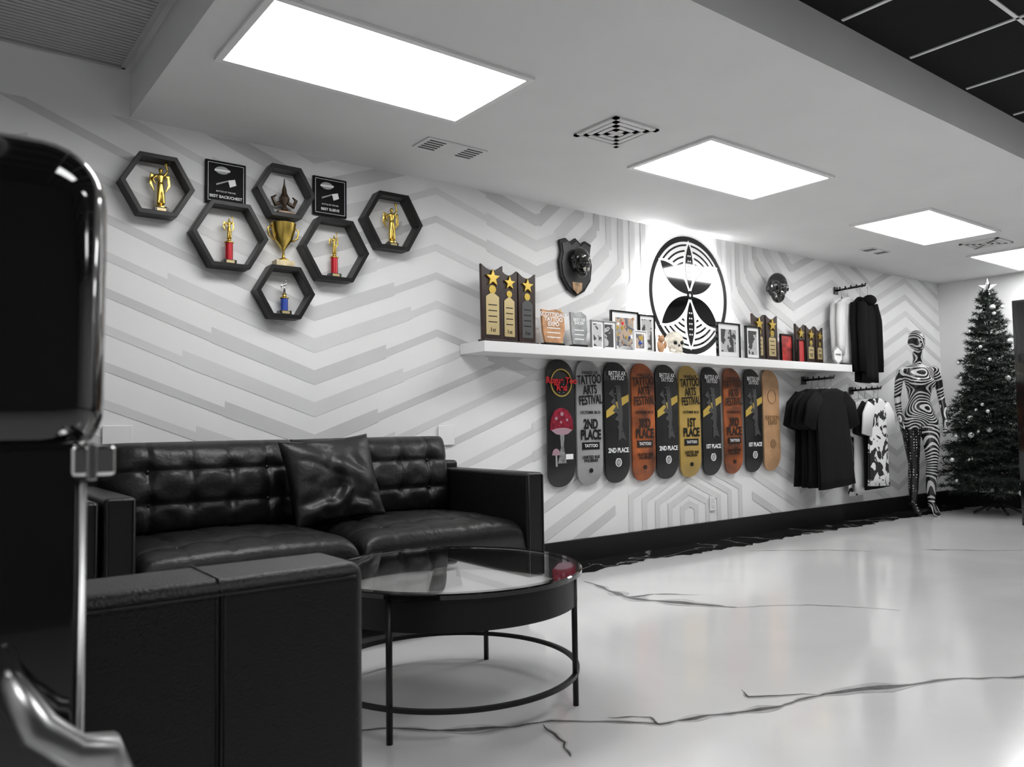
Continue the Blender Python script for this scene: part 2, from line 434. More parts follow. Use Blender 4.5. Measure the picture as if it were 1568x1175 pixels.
def pillow(name,c,W,Hh,T,rx,ry,rz,m):
    Mx=Matrix.Translation(c)@Matrix.Rotation(rz,4,'Z')@Matrix.Rotation(rx,4,'X')@Matrix.Rotation(ry,4,'Y')
    N=60; v=[];f=[]
    for side in (-1,1):
        for j in range(N+1):
            for i in range(N+1):
                u=-1+2*i/N; w=-1+2*j/N
                t=((1-u*u)*(1-w*w))**.42
                x=u*W/2*(1-.07*(1-w*w)); z=w*Hh/2*(1-.07*(1-u*u))
                q=Vector((x*9,z*9,3.)); wr=.016*noise.noise(q)+.022*abs(noise.noise(Vector((x*5+z*9,z*3-x*4,7))))
                wr+=.014*sin(24*(x*.7-z*.7)+4*noise.noise(q))*max(0,.7-w)
                v.append(Mx@Vector((x,side*(T/2*t+wr*t),z)))
    n=(N+1)**2
    for s in range(2):
        for j in range(N):
            for i in range(N):
                a=s*n+j*(N+1)+i; q=(a,a+1,a+N+2,a+N+1); f.append(q if s==0 else q[::-1])
    bm=bmesh.new(); vs=[bm.verts.new(p) for p in v]
    for q in f: bm.faces.new([vs[i] for i in q])
    bmesh.ops.remove_doubles(bm,verts=bm.verts,dist=.0004)
    return G(name,c,[frombm('cushion_cover',bm,m,True)])
pillow('throw_pillow',Vector((1.645,-.53,.69)),.48,.42,.15,radians(-19),radians(-4),radians(3),M_leather)

# ---------------------------------------------------------------- coffee table
def table():
    cx,cy=1.53,-1.72; R=.463; K=[]
    K.append(lathe('rim',[(R-.030,.425),(R-.030,.445),(R-.004,.445),(R,.441),(R,.428),(R-.004,.425)],(cx,cy,0),M_bgloss,96,closed=True))
    K.append(lathe('apron',[(R-.040,.328),(R-.040,.425),(R-.018,.425),(R-.018,.328)],(cx,cy,0),M_black,96,closed=True))
    K.append(lathe('tray',[(.002,.335),(R-.039,.335),(R-.039,.350),(.002,.350)],(cx,cy,0),mat('tray_grey',.66,.5,var=.1),64))
    K.append(lathe('glass_top',[(.002,.434),(R-.0305,.434),(R-.0305,.4435),(.002,.4435)],(cx,cy,0),M_glass,96))
    rr=R-.022
    for a in (-52,-147,38,128):
        a=radians(a); x=cx+rr*cos(a); y=cy+rr*sin(a)
        K.append(tube('leg',[(x,y,0),(x,y,.43)],.010,M_black,12))
    K.append(lathe('lower_ring',[(rr-.008,.095),(rr-.008,.108),(rr+.008,.108),(rr+.008,.095)],(cx,cy,0),M_black,96,closed=True))
    K.append(prism('folded_card',[(cx-.05,.351),(cx+.09,.351),(cx+.07,.425),(cx-.03,.425)],cy+.05,cy+.056,M_grey))
    G('coffee_table',(cx,cy,0),K)
table()

# ---------------------------------------------------------------- hexagon shelves, plaques, trophies
def hexa(cx,cz,R,rot=0): return [(cx+R*cos(rot+pi*i/3),cz+R*sin(rot+pi*i/3)) for i in range(6)]
def hexshelf(cx,cz,R):
    G('hexagon_shelf',(cx,0,cz),[ringprism('frame',hexa(cx,cz,R),hexa(cx,cz,R-.026),-.095,-.008,M_black,.002)])
def fig(name,x,y,z,h,m,wings=True):
    bm=bmesh.new(); s=h
    btube(bm,[(x-.05*s,y,z),(x-.03*s,y,z+.25*s),(x,y,z+.5*s)],[.045*s,.06*s,.075*s],10)
    btube(bm,[(x+.08*s,y,z),(x+.05*s,y,z+.25*s),(x,y,z+.5*s)],[.045*s,.06*s,.075*s],10)
    btube(bm,[(x,y,z+.45*s),(x,y,z+.58*s),(x,y,z+.72*s),(x,y,z+.78*s)],[(.09*s,.06*s),(.065*s,.05*s),(.10*s,.06*s),(.03*s,.03*s)],10)
    bsphere(bm,(x,y,z+.85*s),(.055*s,.055*s,.07*s),10)
    btube(bm,[(x+.08*s,y,z+.72*s),(x+.17*s,y,z+.85*s),(x+.13*s,y,z+1.02*s)],[.035*s,.028*s,.022*s],8)
    btube(bm,[(x-.08*s,y,z+.72*s),(x-.19*s,y,z+.62*s),(x-.12*s,y,z+.50*s)],[.035*s,.028*s,.022*s],8)
    bsphere(bm,(x+.13*s,y,z+1.04*s),.05*s,8)
    if wings:
        for sg in (1,-1):
            btube(bm,[(x+sg*.03*s,y+.05*s,z+.66*s),(x+sg*.2*s,y+.06*s,z+.75*s),(x+sg*.22*s,y+.06*s,z+.5*s),(x+sg*.12*s,y+.06*s,z+.30*s)],[(.05*s,.02*s),(.07*s,.015*s),(.06*s,.012*s),(.01*s,.01*s)],8)
    o=frombm(name,bm,m,True); return remesh(o,max(.0016,h*.016),1)
def trophy(x,zb,h,col=None,y=-.05,figm=M_gold,wings=True):
    K=[box('base',x-.032,x+.032,y-.025,y+.025,zb,zb+.022,mat('trophy_base',.02,.25),.002),box('plate',x-.02,x+.02,y-.0262,y-.025,zb+.005,zb+.018,M_goldp)]
    z=zb+.022
    if col:
        hc=h*.36
        K.append(lathe('column',[(.019,0),(.019,hc)],(x,y,z),col,16)); z+=hc
        K.append(lathe('cap',[(.024,0),(.024,.004),(.010,.012),(.008,.02),(.016,.024)],(x,y,z),M_gold,16)); z+=.024
        K.append(fig('figure',x,y,z,h-(z-zb),figm,wings))
    else:
        K.append(lathe('riser',[(.030,0),(.030,.006),(.012,.014),(.018,.022)],(x,y,z),figm,16)); z+=.022
        K.append(fig('figure',x,y,z,h-(z-zb)-.0,figm,wings))
    G('trophy',(x,y,zb),K)
hexes=[(.95,2.11,.170),(1.297,1.915,.193),(1.587,2.185,.160),(1.87,1.91,.198),(2.23,2.12,.190),(1.585,1.65,.160)]
for hx in hexes: hexshelf(*hx)
def zb(i): return hexes[i][1]-(hexes[i][2]-.026)*.866
trophy(.97,zb(0),.235,None,wings=True)
trophy(1.30,zb(1),.245,M_red)
trophy(1.875,zb(3),.245,M_red)
trophy(2.235,zb(4),.245,None)
trophy(1.59,zb(5),.18,M_blue,figm=M_chrome)
x,z=1.59,zb(2)
K=[lathe('body',[(.012,0),(.020,.015),(.010,.035),(.026,.06),(.028,.075),(.014,.10),(.012,.12),(.004,.15),(.002,.18)],(x,-.05,z+.015),M_bronze,20),box('base',x-.045,x+.045,-.085,-.015,z,z+.015,M_bronze,.003)]
for sg in (1,-1): K.append(tube('wing',[(x+sg*.01,-.05,z+.07),(x+sg*.05,-.05,z+.05),(x+sg*.065,-.05,z+.085),(x+sg*.045,-.05,z+.10)],[.010,.012,.010,.004],M_bronze,8))
G('bronze_trophy',(x,-.05,z),K)
x=1.585; z=1.65+.160*.866+.001
K=[box('base',x-.05,x+.05,-.085,-.015,z,z+.03,mat('cream_base',(.6,.5,.3),.4,var=.3,vscale=30),.002),
   lathe('cup',[(.030,0),(.030,.006),(.008,.02),(.006,.055),(.018,.075),(.045,.11),(.060,.16),(.066,.20),(.058,.20),(.050,.155),(.002,.10)],(x,-.05,z+.03),M_gold,32)]
for sg in (1,-1): K.append(tube('handle',[(x+sg*.05,-.05,z+.14),(x+sg*.078,-.05,z+.16),(x+sg*.085,-.05,z+.20),(x+sg*.060,-.05,z+.215)],.005,M_gold,8))
G('trophy_cup',(x,-.05,z),K)
M_plq=mat('plaque_black',.006,.6,spec=.15)
def wallplaque(x0,x1,z0,z1,t2):
    cx=(x0+x1)/2
    K=[box('board',x0,x1,-.022,-.008,z0,z1,M_plq,.003),
       ringprism('border',[(x0+.012,z0+.012),(x1-.012,z0+.012),(x1-.012,z1-.012),(x0+.012,z1-.012)],[(x0+.014,z0+.014),(x1-.014,z0+.014),(x1-.014,z1-.014),(x0+.014,z1-.014)],-.0235,-.022,M_white)]
    K.append(prism('crest',[(cx-.02+.035*cos(a),z1-.048+.02*sin(a)) for a in [2*pi*i/20 for i in range(20)]],-.0235,-.022,M_grey)); K.append(prism('banner',[(cx-.058,z1-.045),(cx+.02,z1-.042),(cx+.02,z1-.053),(cx-.058,z1-.056)],-.0245,-.0235,M_white))
    K.append(prism('spray_can',[(cx+.010,z0+.125),(cx+.045,z0+.135),(cx+.052,z0+.105),(cx+.02,z0+.09)],-.0235,-.022,M_white))
    K.append(prism('needle',[(cx-.05,z0+.10),(cx+.01,z0+.125),(cx+.012,z0+.12),(cx-.048,z0+.092)],-.0235,-.022,M_grey))
    K.append(text('BATTLE OF THE INK',cx,-.0225,z0+.062,.011,M_white,bold=0)); K.append(text(t2,cx,-.0225,z0+.035,.020,M_white))
    G('award_plaque',(cx,0,z0),K)
wallplaque(1.19,1.395,2.085,2.305,'BEST BACK/CHEST'); wallplaque(1.765,1.965,2.11,2.325,'BEST SLEEVE')

# ---------------------------------------------------------------- floating shelves and content
box('floating_shelf',2.73,4.86,-.268,-.008,1.375,1.44,M_trimw,.003)
box('floating_shelf',4.87,6.88,-.235,-.008,1.375,1.44,M_trimw,.003)
ZS=1.441
def plaq(cx,w,h,y=-.13,plate=M_goldp,lines=True):
    t=.022
    pts=[(cx-w/2*.92,ZS+.02),(cx+w/2*.92,ZS+.02),(cx+w/2,ZS+h)]
    for i in range(1,8):
        u=1-2*i/8; pts.append((cx+w/2*u*.96,ZS+h-.035*(1-u*u)))
    pts.append((cx-w/2,ZS+h))
    K=[prism('board',pts,y,y+t,M_wood,.003),box('foot',cx-w/2,cx+w/2,y-.03,y+t+.02,ZS,ZS+.02,M_wood,.003),
       prism('star',star(cx,ZS+h-.085,w*.34),y-.012,y,M_gold,.002),
       prism('plate',[(cx-w*.3,ZS+.05),(cx+w*.3,ZS+.05),(cx+w*.3,ZS+h-.20),(cx,ZS+h-.17),(cx-w*.3,ZS+h-.20)],y-.003,y,plate)]
    K.append(prism('emblem',circ(cx,ZS+h-.155,w*.16,16),y-.004,y,M_gold))
    for i in range(4): K.append(box('engraving',cx-w*.2,cx+w*.2,y-.0036,y-.003,ZS+h*.26+i*.035,ZS+h*.26+i*.035+.006,M_black))
    K.append(text('1st',cx,y-.004,ZS+.080,.036,M_black,bold=0))
    G('award_plaque_stand',(cx,y,ZS),K)
plaq(2.865,.165,.485,-.17); plaq(3.025,.135,.475,-.13); plaq(3.17,.145,.47,-.13,mat('dark_plate',.09,.3))
plaq(5.70,.165,.40,-.08); plaq(5.885,.165,.40,-.08)
plaq(6.31,.14,.355,-.08); plaq(6.47,.14,.35,-.08); plaq(6.61,.12,.345,-.08)
M_amber=mat('etched_amber',(.50,.27,.14),.3,var=.3,vscale=20)
M_frost=mat('etched_glass',(.33,.34,.34),.15,var=.3,vscale=14)
def award(cx,w,h,m,t1,y=-.14,tm=M_white):
    pts=[(cx-w*.35,ZS+.025),(cx+w*.35,ZS+.025),(cx+w*.5,ZS+h*.45),(cx+w*.46,ZS+h*.9),(cx+w*.15,ZS+h),(cx-w*.2,ZS+h*.95),(cx-w*.5,ZS+h*.97),(cx-w*.45,ZS+h*.4)]
    K=[prism('slab',pts,y,y+.018,m,.003),box('base',cx-w*.4,cx+w*.4,y-.02,y+.04,ZS,ZS+.025,M_black,.003),text(t1,cx,y-.001,ZS+h*.72,w*.19,tm)]
    for i in range(3): K.append(box('etching',cx-w*.28,cx+w*.28,y-.001,y,ZS+.06+i*.03,ZS+.066+i*.03,tm))
    G('glass_award',(cx,y,ZS),K)
award(3.365,.20,.25,M_amber,'SCOTTSDALE\nTATTOO\nEXPO',-.16); award(3.59,.15,.25,M_frost,'BEST OF\nSHOW',-.16)
tb=mat('star_tower',(.7,.55,.2),.3,metal=.8)
G('star_trophy',(3.50,-.07,ZS),[lathe('tower',[(.03,0),(.022,.02),(.006,.10),(.004,.20)],(3.50,-.07,ZS),tb,12),prism('star',star(3.50,ZS+.235,.035),-.075,-.068,M_gold)])
def frame(cx,w,h,m_in,y=-.10,fw=.012,border=M_bgloss,bits=0,matte=True):
    x0,x1,z0,z1=cx-w/2,cx+w/2,ZS,ZS+h
    R=lambda d:[(x0+d,z0+d),(x1-d,z0+d),(x1-d,z1-d),(x0+d,z1-d)]
    K=[ringprism('frame',R(0),R(fw),y-.012,y+.008,border,.001),prism('mount',R(fw),y-.002,y+.006,M_white if matte else m_in)]
    if matte: K.append(prism('print',R(fw+w*.14),y-.004,y-.002,m_in))
    rnd=random.Random(int(cx*100))
    for i in range(bits):
        bx=x0+.05+rnd.random()*(w-.10); bz=z0+.05+rnd.random()*(h-.10); c=rnd.choice([M_redp,M_goldpr,M_blue,M_white,M_grey,M_amber])
        K.append(prism('artwork',circ(bx,bz,.008+.010*rnd.random(),8),y-.0055-.0002*i,y-.004,c))
    K.append(box('easel',cx-.015,cx+.015,y+.008,y+.04,ZS,ZS+h*.5,M_black))
    G('picture_frame',(cx,y,ZS),K)
M_photo=two_tone('photo_print',.06,.5,'noise',14,.5,.5,.3,4)
M_photo2=two_tone('photo_colour',(.5,.38,.28),(.14,.15,.18),'noise',20,.8,.5,.3,4)
frame(3.745,.12,.20,M_photo,-.17,.006,M_grey); frame(3.875,.13,.205,M_photo,-.15,.006,M_grey)
frame(4.10,.28,.30,M_photo2,-.08,.010,bits=26); frame(4.33,.17,.29,M_photo,-.08,.010)
frame(4.13,.13,.15,M_photo2,-.20,.006,M_white,bits=8)
frame(5.22,.29,.285,M_photo,-.13,.012); frame(5.48,.19,.27,M_photo,-.17,.012)
frame(6.09,.18,.25,mat('red_art',(.42,.04,.035),.4,var=.6,vscale=20),-.08,.012,M_black,matte=False); frame(6.17,.10,.20,mat('red_art2',(.45,.04,.04),.4),-.17,.008,M_black,matte=False)
hxa=6.725
K=[prism('hexagon',hexa(hxa,ZS+.085,.085,pi/6),-.19,-.175,M_frost,.002),prism('face',hexa(hxa,ZS+.085,.07,pi/6),-.192,-.19,M_white),text('AWARD',hxa,-.1925,ZS+.09,.025,M_black)]
G('hexagon_award',(hxa,-.18,ZS),K)
bm=bmesh.new()
for c,r in (((4.36,-.19,ZS+.045),(.030,.025,.045)),((4.36,-.195,ZS+.10),.026),((4.34,-.19,ZS+.125),.010),((4.38,-.19,ZS+.125),.010),((4.325,-.2,ZS+.06),(.012,.012,.03)),((4.395,-.2,ZS+.06),(.012,.012,.03))): bsphere(bm,c,r,12)
G('bear_figurine',(4.36,-.19,ZS),[frombm('body',bm,M_amber,True)])
def skull(s,m,dark=M_black,sockr=1):
    x=y=z=0; bm=bmesh.new()
    bsphere(bm,(x,y+.15*s,z+.22*s),(.60*s,.72*s,.60*s),20)
    bsphere(bm,(x,y-.30*s,z-.05*s),(.46*s,.36*s,.36*s),16)
    for sg in (1,-1):
        bsphere(bm,(x+sg*.34*s,y-.36*s,z-.12*s),(.15*s,.18*s,.10*s),10)
        btube(bm,[(x+sg*.06*s,y-.62*s,z+.14*s),(x+sg*.25*s,y-.60*s,z+.20*s),(x+sg*.44*s,y-.42*s,z+.12*s)],[.06*s,.075*s,.06*s],8)
        btube(bm,[(x+sg*.42*s,y+.0*s,z-.15*s),(x+sg*.40*s,y-.1*s,z-.45*s),(x+sg*.16*s,y-.52*s,z-.62*s),(x,y-.56*s,z-.63*s)],[.09*s,.10*s,.12*s,.12*s],8)
    bsphere(bm,(x,y-.55*s,z-.33*s),(.24*s,.16*s,.16*s),10)
    K=[remesh(frombm('bone',bm,m,True),s*.045,2)]; bm=bmesh.new()
    for sg in (1,-1): bsphere(bm,(x+sg*.22*s,y-.60*s,z-.0*s),(.13*s,.10*s,.12*s),12)
    btube(bm,[(x,y-.68*s,z-.10*s),(x,y-.70*s,z-.22*s)],[.03*s,.08*s],6)
    K.append(frombm('sockets',bm,dark,True)); bm=bmesh.new()
    for i in range(7):
        a=(i-3)*.19
        for dz in (-.43,-.51): bsphere(bm,(x+.30*s*sin(a*1.4),y-.52*s-.17*s*cos(a*1.4),z+dz*s),(.032*s,.03*s,.045*s),8)
    K.append(frombm('teeth',bm,m,True))
    return K
G('skull_ornament',(4.58,-.13,ZS+.085),skull(.115,M_bone),radians(-25),True)
def mask():
    bm=bmesh.new()
    bsphere(bm,(0,0,.02),(.088,.07,.115),20); bsphere(bm,(0,-.015,-.06),(.058,.055,.07),16)
    btube(bm,[(0,-.062,.035),(0,-.092,-.012),(0,-.07,-.03)],[.010,.017,.008],8)
    for sg in (1,-1):
        btube(bm,[(sg*.010,-.066,.040),(sg*.035,-.068,.052),(sg*.062,-.050,.040)],[.009,.011,.008],8)
        bsphere(bm,(sg*.045,-.050,-.015),(.022,.018,.018),8); bsphere(bm,(sg*.088,.0,.0),(.010,.022,.03),8)
    btube(bm,[(-.028,-.062,-.062),(0,-.075,-.060),(.028,-.062,-.062)],[.006,.010,.006],8)
    btube(bm,[(-.024,-.058,-.078),(0,-.070,-.080),(.024,-.058,-.078)],[.006,.010,.006],8)
    K=[remesh(frombm('face',bm,M_bgloss,True),.0045,2)]
    bm=bmesh.new()
    for sg in (1,-1): bsphere(bm,(sg*.034,-.062,.020),(.016,.010,.010),10)
    K.append(frombm('eyes',bm,mat('mask_eye',.25,.15),True)); K.append(box('mount',-.03,.03,.03,.085,-.03,.05,M_black))
    G('face_mask',(5.94,-.11,2.075),K,radians(-38),True)
mask()
# beast head on shield
cx,cz=3.69,2.03
sh=[(cx-.15,cz+.17),(cx-.09,cz+.19),(cx-.05,cz+.165),(cx,cz+.20),(cx+.05,cz+.165),(cx+.09,cz+.19),(cx+.15,cz+.17),(cx+.135,cz+.09),(cx+.155,cz+.02),(cx+.14,cz-.09),(cx+.08,cz-.17),(cx,cz-.21),(cx-.08,cz-.17),(cx-.14,cz-.09),(cx-.155,cz+.02),(cx-.135,cz+.09)]
K=[prism('shield',sh,-.03,-.008,M_black,.006),prism('shield_rim',[(cx+(a-cx)*.86,cz+(b-cz)*.88) for a,b in sh],-.036,-.03,mat('shield_inner',.02,.35),.003)]
bm=bmesh.new()
bsphere(bm,(cx,-.075,cz+.05),(.068,.060,.075),18)
btube(bm,[(cx,-.03,cz+.02),(cx,-.08,cz+.03)],[.07,.06],12)
btube(bm,[(cx,-.10,cz+.025),(cx,-.135,cz-.005),(cx,-.150,cz-.015)],[(.045,.042),(.034,.030),(.022,.018)],12)
btube(bm,[(cx,-.075,cz-.03),(cx,-.105,cz-.065),(cx,-.125,cz-.068)],[(.042,.028),(.032,.018),(.020,.012)],10)
for sg in (1,-1):
    bsphere(bm,(cx+sg*.032,-.122,cz+.055),(.018,.014,.012),8)
    bsphere(bm,(cx+sg*.066,-.06,cz+.045),(.012,.018,.024),8)
K.append(remesh(frombm('beast_head',bm,M_bgloss,True),.005,2))
bm=bmesh.new()
for sg in (1,-1):
    for q in (0,1): btube(bm,[(cx+sg*.018,-.14+q*.012,cz-.028),(cx+sg*.016,-.142+q*.012,cz-.050)],[.005,.001],6)
    bsphere(bm,(cx+sg*.030,-.135,cz+.045),.006,8)
K.append(frombm('fangs',bm,M_bone,True))
K.append(prism('badge',[(cx-.045,cz-.115),(cx+.045,cz-.115),(cx+.04,cz-.165),(cx,cz-.195),(cx-.04,cz-.165)],-.043,-.036,mat('badge',(.35,.22,.12),.4,var=.5,vscale=30)))
G('mounted_beast_head',(cx,0,cz),K)

# ---------------------------------------------------------------- round backlit sign
cx,cz=4.85,1.925; R=.465
K=[prism('backing',circ(cx,cz,R,72),-.055,-.040,M_black)]
K.append(ringprism('led_halo',circ(cx,cz,R-.012,72),circ(cx,cz,R-.05,72),-.039,-.028,M_led))
K.append(prism('standoff',circ(cx,cz,.06,16),-.04,-.008,M_black))
K.append(ringprism('outer_trim',circ(cx,cz,R+.014,72),circ(cx,cz,R-.002,72),-.062,-.044,M_signw))
K.append(prism('face',circ(cx,cz,R-.045,72),-.058,-.055,M_signw))
def leaf(a,r0,r1,w,n=16,bend=0):
    P=[]
    for s in (1,-1):
        for i in range(n+1):
            u=i/n if s==1 else 1-i/n
            if (s==-1 and i in (0,n)): continue
            r=r0+(r1-r0)*u; q=w*sin(pi*u)**.8*s+bend*sin(pi*u)
            P.append((cx+r*cos(a)-q*sin(a),cz+r*sin(a)+q*cos(a)))
    return P
def arc(r0,r1,a0,a1,n=14):
    a0,a1=radians(a0),radians(a1)
    o=[(cx+r1*cos(a0+(a1-a0)*i/n),cz+r1*sin(a0+(a1-a0)*i/n)) for i in range(n+1)]
    i_=[(cx+r0*cos(a1-(a1-a0)*i/n),cz+r0*sin(a1-(a1-a0)*i/n)) for i in range(n+1)]
    return o+i_
for r in (.205,.25,.295,.34,.385):
    for base in (0,180):
        K.append(prism('arc_bar',arc(r,r+.015,base+40,base+140,18),-.0595,-.058,M_bgloss))
for a in (36,144,216,324): 
    K.append(prism('petal_border',leaf(radians(a),.0,.43,.098),-.0605,-.058,M_signw)); K.append(prism('petal',leaf(radians(a),.015,.405,.070),-.063,-.058,M_bgloss))
for a in (90,270):
    K.append(prism('petal_border',leaf(radians(a),.0,.43,.070),-.0608,-.058,M_signw)); K.append(prism('petal',leaf(radians(a),.05,.40,.044),-.0632,-.058,M_bgloss))
    for j in range(5): 
        for q in (-1,1): K.append(prism('petal_slot',circ(cx+q*.012,cz+sin(radians(a))*(.14+.042*j),.007,8),-.0645,-.063,M_signw))
K.append(ringprism('hub',circ(cx,cz,.034,24),circ(cx,cz,.014,24),-.066,-.058,M_bgloss))
G('round_backlit_sign',(cx,0,cz),K)

# ---------------------------------------------------------------- skateboards
def board(cx,mdl,main,place=None,w=.232):
    L=.86; zc=.945; NV=48; NU=10; v=[];f=[]
    def hw(t):
        e=.135*2/L*1.0
        s=(abs(t)-(1-e))/e
        return (w/2)*(1-max(0,s)**2.3)**(1/2.3) if s<1 else 0
    def yy(t,u=0): 
        s=max(0,(abs(t)-.66)/.34); return -.058+.030*s**1.6 +.006*u*u*(1-s)
    for side in (0,1):
        for j in range(NV+1):
            t=math.copysign(abs(sin(pi/2*(-1+2*j/NV))),-1+2*j/NV)
            for i in range(NU+1):
                u=-1+2*i/NU; v.append((cx+u*max(hw(t),.0005),yy(t,u)+.011*side,zc+t*L/2))
    n=(NV+1)*(NU+1)
    for s in (0,1):
        for j in range(NV):
            for i in range(NU):
                a=s*n+j*(NU+1)+i; q=(a,a+1,a+NU+2,a+NU+1); f.append(q if s==0 else q[::-1])
    for j in range(NV):
        for i in (0,NU):
            a=j*(NU+1)+i; b=a+NU+1; f.append((a,b,b+n,a+n))
    K=[mk('deck',v,f,main,True)]
    md=K[0].modifiers.new('e','EDGE_SPLIT'); md.split_angle=radians(40)
    F=-.0605
    def strip2(pts,m,name='graphic',d=0): K.append(prism(name,pts,F-.0006-d,F+.004,m))
    for zz in (.23,-.23):
        for a in (-.02,.02):
            for b in (-.027,.027): K.append(prism('truck_bolt',circ(cx+a,zc+zz+b,.003,8),F-.001,F+.004,M_grey))
    if mdl=='mush':
        K.append(ringprism('gold_ring',circ(cx,zc+.27,.095,32),circ(cx,zc+.27,.086,32),F-.001,F+.004,M_goldpr))
        K.append(text('Rogue Too\nRed',cx,F-.003,zc+.26,.060,M_redp,bold=.035))
        mr=mat('mushroom_red',(.22,.012,.030),.5,var=.6,vscale=25,spec=.2)
        cap=[(cx+.102*cos(a)-.003,zc-.045+.145*max(0,sin(a))**.8) for a in [pi*i/20 for i in range(21)]]
        cap+=[(cx-.06,zc-.065),(cx,zc-.055),(cx+.06,zc-.065)]
        strip2(cap,mr)
        und=mat('mush_under',(.35,.22,.26),.5)
        strip2([(cx-.095,zc-.048),(cx-.05,zc-.036),(cx,zc-.032),(cx+.05,zc-.036),(cx+.09,zc-.048),(cx+.05,zc-.075),(cx,zc-.082),(cx-.055,zc-.075)],und,d=.0004)
        for (a,b,r) in ((-.05,.03,.012),(.0,.06,.014),(.045,.02,.010),(-.01,.005,.009)): strip2(circ(cx+a,zc+b,r,10),und,d=.0004)
        strip2([(cx-.020,zc-.07),(cx+.020,zc-.07),(cx+.012,zc-.16),(cx+.035,zc-.27),(cx-.040,zc-.27),(cx-.012,zc-.16)],mat('mush_stem',.22,.5,var=.5,vscale=30),d=.0002)
        cap2=[(cx-.055+.035*cos(a),zc-.215+.045*max(0,sin(a))) for a in [pi*i/10 for i in range(11)]]
        strip2(cap2,und,d=.0003); strip2([(cx-.061,zc-.215),(cx-.049,zc-.215),(cx-.045,zc-.29),(cx-.06,zc-.29)],M_grey,d=.0003)
        strip2([(cx+.03,zc-.21),(cx+.095,zc-.21),(cx+.095,zc-.245),(cx+.03,zc-.245)],M_white,d=.0005)
    elif mdl=='fest':
        dk=M_black if place!='3' else mat('dark_brown_print',(.02,.009,.006),.5)
        K.append(text('HANDS OF',cx,F-.001,zc+.345,.030,dk))
        K.append(text('TATTOO\nARTS\nFESTIVAL',cx,F-.001,zc+.225,.088,dk,sx=.62,rot=radians(-4)))
        K.append(text('OCTOBER 20-22',cx,F-.001,zc+.070,.026,dk)); 
        K.append(text({'1':'1ST\nPLACE','2':'2ND\nPLACE','3':'3RD\nPLACE'}[place],cx,F-.001,zc-.05,.092,dk,sx=.72,bold=.035))
        strip2([(cx-.08,zc-.135),(cx+.08,zc-.135),(cx+.08,zc-.185),(cx-.08,zc-.185)],dk)
        K.append(text('TATTOO',cx,F-.002,zc-.16,.03,M_white)); K.append(text('UNITED INK\nPHOENIX',cx,F-.001,zc-.25,.03,dk))
        strip2(circ(cx,zc-.33,.016,12),dk)
    elif mdl=='dark':
        K.append(text('BATTLE AX\nTATTOO',cx,F-.001,zc+.33,.042,M_white,sx=.8))
        strip2([(cx-.112,zc+.03),(cx-.02,zc+.07),(cx-.01,zc+.09),(cx+.112,zc+.15),(cx+.112,zc+.20),(cx+.03,zc+.17),(cx-.112,zc+.08)],M_goldpr)
        for i in range(6):
            strip2([(cx-.09+.02*i,zc+.20-.06*i),(cx-.05+.02*i,zc+.24-.06*i),(cx-.03+.022*i,zc+.17-.06*i)],mat('shadow_print',.05,.5),d=.0002)
        strip2([(cx-.02,zc+.27),(cx+.03,zc+.25),(cx+.05,zc+.05),(cx+.03,zc-.12),(cx-.0,zc-.13),(cx+.01,zc+.05)],mat('shadow_print',.05,.5),d=.0003)
        K.append(text({'1':'1ST PLACE','2':'2ND PLACE'}[place],cx,F-.001,zc-.20,.046,M_white,sx=.85,bold=.03))
        K.append(ringprism('seal',circ(cx,zc-.285,.030,20),circ(cx,zc-.285,.024,20),F-.001,F+.004,M_white)); strip2(circ(cx,zc-.285,.018,14),M_grey)
    elif mdl=='nat':
        ln=mat('etched_wood',(.26,.15,.07),.5)
        K.append(ringprism('ring',circ(cx,zc+.2,.06,24),circ(cx,zc+.2,.055,24),F-.001,F+.004,ln)); K.append(text('TATTOO\nEXPO',cx,F-.001,zc,.05,ln)); strip2(circ(cx,zc-.2,.04,12),ln)
    G('skateboard_deck',(cx,-.03,zc),K+[box('hook',cx-.008,cx+.008,-.045,-.008,zc+.20,zc+.22,M_black),box('hook',cx-.008,cx+.008,-.045,-.008,zc-.22,zc-.20,M_black)])
D_blk=mat('deck_black',.009,.35,var=.4,vscale=6); D_gry=mat('deck_silver',.30,.35,var=.12,vscale=6)
D_org=mat('deck_orange',(.25,.065,.018),.4,var=.8,vscale=7); D_gld=mat('deck_gold',(.42,.28,.07),.4,var=.12,vscale=6); D_nat=mat('deck_maple',(.46,.27,.14),.45,var=.15,vscale=12)
bx=[3.51,3.772,4.036,4.31,4.563,4.828,5.088,5.36,5.63,5.885]
spec=[('mush',D_blk,None),('fest',D_gry,'2'),('dark',D_blk,'2'),('fest',D_org,'3'),('dark',D_blk,'2'),('fest',D_gld,'1'),('dark',D_blk,'1'),('fest',D_org,'3'),('dark',D_blk,'1'),('nat',D_nat,None)]
for x,(a,b,c) in zip(bx,spec): board(x,a,b,c,.24 if x<5 else .228)

